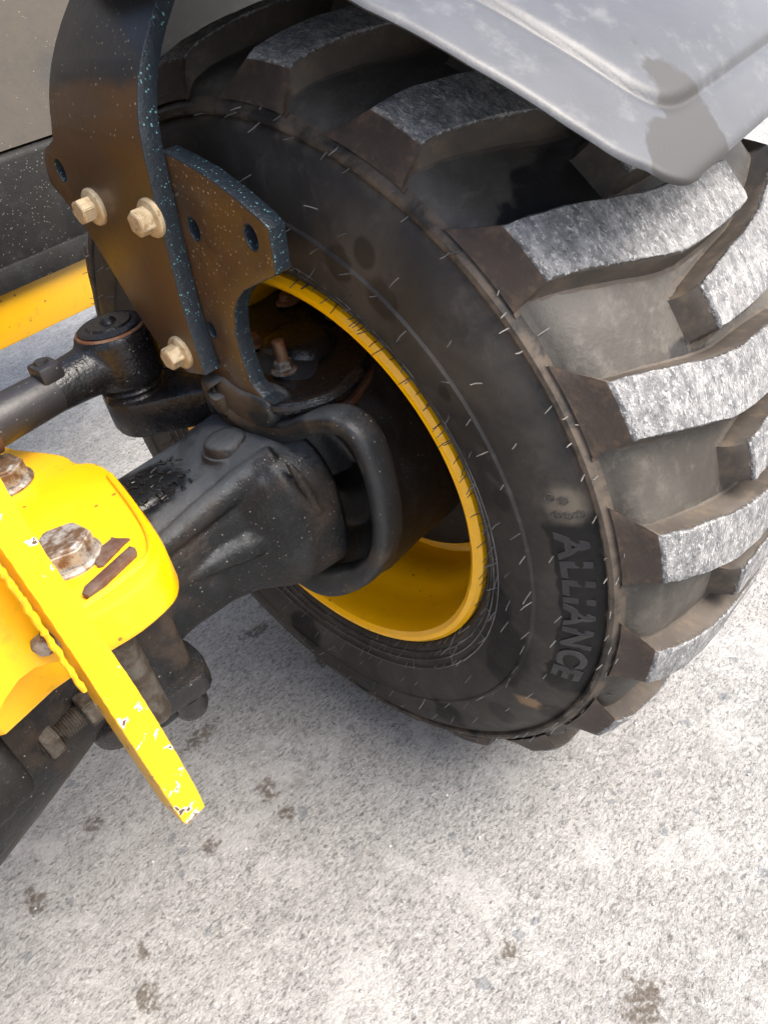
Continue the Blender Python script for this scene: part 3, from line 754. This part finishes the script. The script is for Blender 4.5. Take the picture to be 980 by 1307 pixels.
# ------------------------------------------------------------------ tie rod
tr = thing('tie_rod', 'dark steel tie rod with greasy round ball joint, behind the mudguard bracket', 'tie rod', (-.3, .15, 0))
BJ = Vector((-.098, .152, 0))
bm = bmesh.new()
cyl(bm, (BJ.x, BJ.y, .140), (BJ.x, BJ.y, .205), [(0, .034), (.12, .041), (.35, .0425), (.85, .0425), (.93, .0425), (1, .039)], 40)
tube(bm, [(BJ.x - .02, BJ.y, .172), (BJ.x - .06, BJ.y, .172), (BJ.x - .10, BJ.y - .001, .172)], [.030, .0265, .024], 24)
obj('ball_housing', voxel(bm, .0032, 3), M['greasy'], tr)
bm = bmesh.new(); cyl(bm, (BJ.x, BJ.y, .2035), (BJ.x, BJ.y, .2115), [(0, .0355), (.5, .0355), (.7, .033), (.75, .026), (1, .024)], 40); 
c_ = finish(bm, 'cap', M['greasy'], tr, angle=40)
bm = bmesh.new(); cyl(bm, (BJ.x, BJ.y, .211), (BJ.x, BJ.y, .2165), [(0, .010), (.5, .008), (1, .0045)], 20); g_ = finish(bm, 'grease_nipple', M['greasy'], c_); g_.location = (0, 0, 0)
bm = bmesh.new(); tube(bm, [(BJ.x + .037 * math.cos(2 * PI * i / 40), BJ.y + .037 * math.sin(2 * PI * i / 40), .2040) for i in range(40)], .0022, 8, True); finish(bm, 'retaining_ring', M['rust'], tr)
bm = bmesh.new(); cyl(bm, (BJ.x, BJ.y, .118), (BJ.x, BJ.y, .144), [(0, .026), (.25, .036), (.5, .031), (.75, .037), (1, .032)], 32); finish(bm, 'rubber_boot', M['greasy'], tr, angle=60)
bm = bmesh.new(); tube(bm, [(-.185, .150, .172), (-.24, .148, .172), (-.30, .146, .172), (-1.2, .12, .172)], [.0235, .0245, .026, .026], 28); finish(bm, 'rod', M['rod'], tr, angle=60)
bm = bmesh.new(); box(bm, (-.197, .131, .186), (-.171, .161, .2055), .004, 2); cyl(bm, (-.185, .146, .205), (-.185, .146, .209), [(0, .008), (1, .007)], 6); finish(bm, 'clamp', M['rod'], tr)
bm = bmesh.new(); tube(bm, [(-.262, .147, .172), (-.276, .147, .172)], .0285, 28); finish(bm, 'collar', M['darkrust'], tr)

# ------------------------------------------------------------------ mudguard bracket
XB = -.096; TH = .0195
br = thing('mudguard_bracket', 'bent black steel mudguard bracket bolted with three cream zinc bolts', 'bracket', (-.09, 0, .13))
def strap_warp(v):
    z = v.z
    # vertical below, leaning over the tyre above
    s = max(0, z - .385); off = 5.2 * s * s if s < .12 else 5.2 * .12 ** 2 + 1.25 * (s - .12)
    return Vector((v.x + off, v.y, v.z))
def pb_(u, v): p = at(u, v, x=XB); return Vector((XB, p.y, p.z))
low = [(258, 470), (262, 479), (240, 476), (222, 462), (196, 432), (172, 395), (150, 358), (128, 322), (104, 283), (80, 253), (63, 232), (56, 205), (56, 190), (66, 178)]
L1 = [pb_(*p) for p in low]
yl = pb_(65, 168).y; yr = pb_(180, 182).y
L1 += [Vector((XB, yl, .41)), Vector((XB, yl, .45)), Vector((XB, yl, .518)), Vector((XB, yr, .518)), Vector((XB, yr, .45)), Vector((XB, yr, .41))]
L1 += [pb_(*p) for p in [(180, 182), (196, 248), (213, 315), (232, 390)]]
hl = [circle_pts(pb_(77, 217), .0075, (0, 1, 0), (0, 0, 1), 16, 1.35)]
bm = plate(L1, hl, (TH, 0, 0), cuts=[((0, 0, .38 + .0125 * i), (0, 0, 1)) for i in range(18)], bev=.0013, warp=strap_warp)
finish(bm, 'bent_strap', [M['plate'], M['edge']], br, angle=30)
XG = XB + TH + .0005
def pg(u, v): p = at(u, v, x=XG); return Vector((XG, p.y, p.z))
G1 = [pg(*p) for p in [(205, 192), (228, 203), (262, 223), (300, 252), (333, 281), (343, 293), (352, 350), (350, 353), (330, 362), (312, 371), (303, 383), (299, 400), (301, 428), (310, 462), (322, 492), (336, 508), (352, 516), (345, 518), (322, 511), (292, 497), (272, 482), (240, 440), (215, 380), (195, 300), (190, 230)]]
hl = [circle_pts(pg(320, 303), .0078, (0, 1, 0), (0, 0, 1), 16, 1.35), circle_pts(pg(247, 292), .0075, (0, 1, 0), (0, 0, 1), 16, 1.35), circle_pts(pg(270, 421), .006, (0, 1, 0), (0, 0, 1), 14, 1.35)]
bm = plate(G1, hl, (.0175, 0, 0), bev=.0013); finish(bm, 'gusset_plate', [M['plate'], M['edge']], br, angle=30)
# weld foot joining gusset and cap
bm = bmesh.new(); tube(bm, smoothpath([at(300, 500, z=.150), at(345, 520, z=.150), at(390, 517, z=.150), at(430, 502, z=.150), at(458, 474, z=.150)], 4), .0065, 10); finish(bm, 'weld_foot', M['greasy'], br)
for k, (u, v) in enumerate([(122, 263), (195, 277), (232, 449)]):
    p = at(u, v, x=XB); bm = bmesh.new(); hexbolt(bm, p, (-1, 0, 0), .0118, .0145, .0172, .0042, rot=.25 + .35 * k); finish(bm, 'flange_bolt', M['zinc'], br, angle=25)

# ------------------------------------------------------------------ mudguard over the tyre
mg = thing('mudguard', 'grey plastic mudguard with a moulded groove, curving over the top of the tyre', 'mudguard', (.15, 0, .5))
RF = 0.53
def fend(x, a, r=RF): a = math.radians(a); return Vector((x, -r * math.cos(a), r * math.sin(a)))
# grid in (s: across, t: along); edge curves taken from the real outline
fa_in = [(62.0, -.045), (54.4, -.024), (47.7, .002), (44.5, .018), (42.2, .035)]   # inner edge x by angle
bm = bmesh.new()
NX = 130
def inner_x(a):
    if a > 62: return -.045 - min(.02, (a - 62) * .0008) + .13 * (lambda t: t * t * (3 - 2 * t))(min(1, max(0, (a - 98) / 12)))
    tab = sorted(fa_in); return interp(tab, a)
AF = 39.6
def edge_x(a):
    # rounded corner radius between inner edge and front edge
    x = inner_x(a)
    k = (a - AF)
    if k < 4.4: x = x + .048 * (1 - math.sqrt(max(0, 1 - ((4.4 - k) / 4.4) ** 2)))
    return x
angs = [AF + 4.4 * (i / 16) ** 1.3 for i in range(17)] + [AF + 4.4 + (i + 1) * .3 for i in range(100)] + [74.5 + i * 1.5 for i in range(45)]
rows = []
XO = 2 * CX + .03
def groove(x, a, ax_):
    d1 = (x - ax_) - .074; d2 = (a - (AF + 5.2)) * math.radians(1) * RF
    q = .012; d = -q * math.log(math.exp(-min(max(d1, -.1), .3) / q) + math.exp(-min(max(d2, -.1), .3) / q))   # raised centre panel inside d>0
    return d
for a in angs:
    ex = edge_x(a); row = []
    for j in range(NX + 1):
        s = j / NX; x = ex + (XO - ex) * (s ** 1.15)
        d = groove(x, a, inner_x(max(a, 42.2)))
        h = .0034 * (1 / (1 + math.exp(-max(min(d, .1), -.1) / .0013)))
        h -= .0016 * math.exp(-((d + .005) / .004) ** 2)
        e = min(s * (XO - ex), (a - AF) * math.radians(1) * RF + .0)
        h -= .0022 * math.exp(-e / .0022)
        # front edge sweeps back slightly towards the outside
        aa = a + (1.8 * max(0, (x - .06) / .3)) * max(0, 1 - (a - AF) / 30)
        row.append(fend(x, aa, RF + h))
    rows.append(row)
vs = [[bm.verts.new(p) for p in r] for r in rows]
for i in range(len(vs) - 1):
    for j in range(NX): bm.faces.new((vs[i][j], vs[i][j + 1], vs[i + 1][j + 1], vs[i + 1][j]))
bmesh.ops.recalc_face_normals(bm, faces=bm.faces)
bm.faces.ensure_lookup_table()
f = bm.faces[500]; c = f.calc_center_median()
if f.normal.dot(Vector((0, c.y, c.z))) > 0: bmesh.ops.reverse_faces(bm, faces=bm.faces)
bmesh.ops.solidify(bm, geom=bm.faces[:], thickness=.0032)
finish(bm, 'shell', M['fender'], mg, angle=60)

# ------------------------------------------------------------------ yellow mounting plate on the axle
yp = thing('mounting_plate', 'thick yellow plate on the axle with two weathered hex bolts and a rusty slot', 'plate', (-.3, 0, .1))
ZP = .120
po = smoothloop([at(*p, z=ZP) for p in [(-90, 560), (20, 572), (78, 579), (96, 589), (118, 589), (140, 600), (172, 638), (200, 678), (210, 702), (202, 726), (160, 762), (110, 792), (40, 838), (-60, 905), (-140, 800)]], 3)
sl = [at(*p, z=ZP) for p in [(102, 764), (107, 742), (168, 690), (176, 697), (172, 708), (112, 766)]]
bm = plate(po, [], (0, 0, -.042), bev=.005); 
finish(bm, 'slab', [M['yellow'], M['yellow']], yp, angle=40)
# low raised border round the outer edge
rim_pts = smoothpath([at(*p, z=ZP + .001) for p in [(140, 607), (168, 643), (188, 676), (193, 700), (183, 718), (148, 746), (105, 776)]], 4)
bm = bmesh.new(); tube(bm, rim_pts, .0035, 8); finish(bm, 'raised_border', M['yellow'], yp)
def slabbox(name, quad, h, mat):
    bm = plate([at(*p, z=ZP + h) for p in quad], [], (0, 0, -h - .002), bev=.0012); return finish(bm, name, [mat, mat], yp)
slabbox('rusty_key', [(104, 757), (107, 748), (165, 696), (172, 698), (172, 704), (112, 760)], .006, M['darkrust'])
slabbox('rusty_key', [(124, 722), (117, 712), (121, 703), (140, 688), (142, 684), (148, 686), (165, 686), (158, 692), (130, 721)], .003, M['darkrust'])
for (u, v, r, h) in [(90, 714, .0255, .019), (8, 618, .0255, .019)]:
    p = at(u, v, z=ZP); bm = bmesh.new(); hexbolt(bm, p, (0, 0, 1), r, h, r * 1.12, .004, rot=.1); finish(bm, 'hex_bolt', M['bolt'], yp, angle=25)

# ------------------------------------------------------------------ yellow upright bar
yb = thing('upright_bar', 'chipped bright yellow steel bar slanting down in front of the axle, nearest the camera', 'bar', (-.35, -.2, -.07))
YB = -.2
rt = [(0, 608), (30, 660), (65, 715), (100, 765), (135, 820), (168, 868), (196, 912), (225, 960), (253, 1010), (262, 1030)]
lf = [(240, 1054), (233, 1050), (192, 988), (147, 920), (112, 865), (82, 820), (45, 765), (0, 700)]
R_ = [at(*p, y=YB) for p in rt]; L_ = [at(*p, y=YB) for p in lf]
rj = random.Random(11)
def up(a, b, L): return a + (a - b).normalized() * L
R_ = [up(R_[0], R_[4], .25)] + R_; L_ = L_ + [up(L_[-1], L_[2], .25)]
def rough(pl, amp):
    out = []
    for a, b in zip(pl, pl[1:]):
        n_ = max(1, int((b - a).length / .004))
        for i in range(n_): p = a.lerp(b, i / n_); out.append(p + Vector((rj.uniform(-1, 1) * amp, 0, rj.uniform(-1, 1) * amp)))
    out.append(pl[-1]); return out
bm = plate(rough(R_, .00018) + rough(L_, .00025), [], (0, .034, 0), bev=.0012)
finish(bm, 'bar', [M['yellow_bar'], M['yellow_edge']], yb, angle=30)
# weld bead down its left side
bm = bmesh.new(); pts = []
for i in range(46):
    t_ = i / 45; p = L_[-2].lerp(L_[-4], t_) if False else at(0 + 115 * t_ - 4, 712 + 168 * t_, y=YB + .004)
    pts.append(p + Vector((-.002 + rj.uniform(-.0006, .0006), 0, 0)))
tube(bm, pts, [.0018 + rj.uniform(0, .0012) for i in range(46)], 8); finish(bm, 'weld_bead', M['yellow_edge'], yb)
# gusset behind it
gp = [at(*p, y=-.17) for p in [(-160, 560), (0, 690), (62, 775), (92, 828), (98, 846), (70, 846), (45, 853), (25, 868), (8, 892), (-10, 930), (-160, 960)]]
bm = plate(gp, [], (0, .012, 0), bev=.001); finish(bm, 'gusset', [M['yellow'], M['yellow_edge']], yb)
bm = bmesh.new(); hexbolt(bm, at(62, 815, y=-.171), (-.8, -.5, .1), .0085, .009, .0105, .002, rot=.2); finish(bm, 'small_bolt', M['bolt'], yb, angle=25)

# ------------------------------------------------------------------ machine body behind
YR = .80
rl = thing('chassis_rail', 'flat yellow chassis rail behind the tie rod, under the black tank', 'chassis rail', (0, YR, -.02))
bm = bmesh.new(); box(bm, (-1.6, YR, .0), (.30, YR + .06, .088), .004, 2); finish(bm, 'rail', M['rail'], rl)
tk = thing('tank', 'black speckled tank above the yellow rail, at the left edge', 'tank', (0, YR, .09))
bm = bmesh.new(); box(bm, (-1.6, YR - .012, .092), (.34, YR + .5, .292), .012, 3); finish(bm, 'tank_body', M['tank'], tk)
bm = bmesh.new(); box(bm, (-1.6, YR - .022, .092), (.345, YR - .0125, .132), .003, 2); finish(bm, 'lower_flange', M['tank'], tk)
pn = thing('body_panel', 'dusty grey body side panel filling the top left corner', 'panel', (0, YR, .3))
bm = bmesh.new()
loft(bm, [[Vector((x, YR - .004, .296)), Vector((x, YR + .03, .55)), Vector((x, YR + .08, .9)), Vector((x, YR + .2, 1.15)), Vector((x, YR + .7, 1.2)), Vector((x, YR + .7, .296))] for x in (-1.8, 1.1)])
finish(bm, 'panel_shell', M['panel'], pn)
# unseen blocks for the machine's flank, added to cast shade and reflection
bm = bmesh.new(); box(bm, (-2.3, .15, .25), (-.85, 2.0, 1.7), .05, 3); finish(bm, 'unseen_bonnet_block', M['panel'], pn)
bm = bmesh.new(); box(bm, (-2.3, .15, -.05), (-.87, 2.0, .245), .01, 2); finish(bm, 'unseen_sill_block', M['rail'], pn)

# ------------------------------------------------------------------ lift everything onto the concrete at z = 0
for o in list(scene.objects):
    if o.parent is None and o.type in ('MESH', 'EMPTY'): o.location.z += H
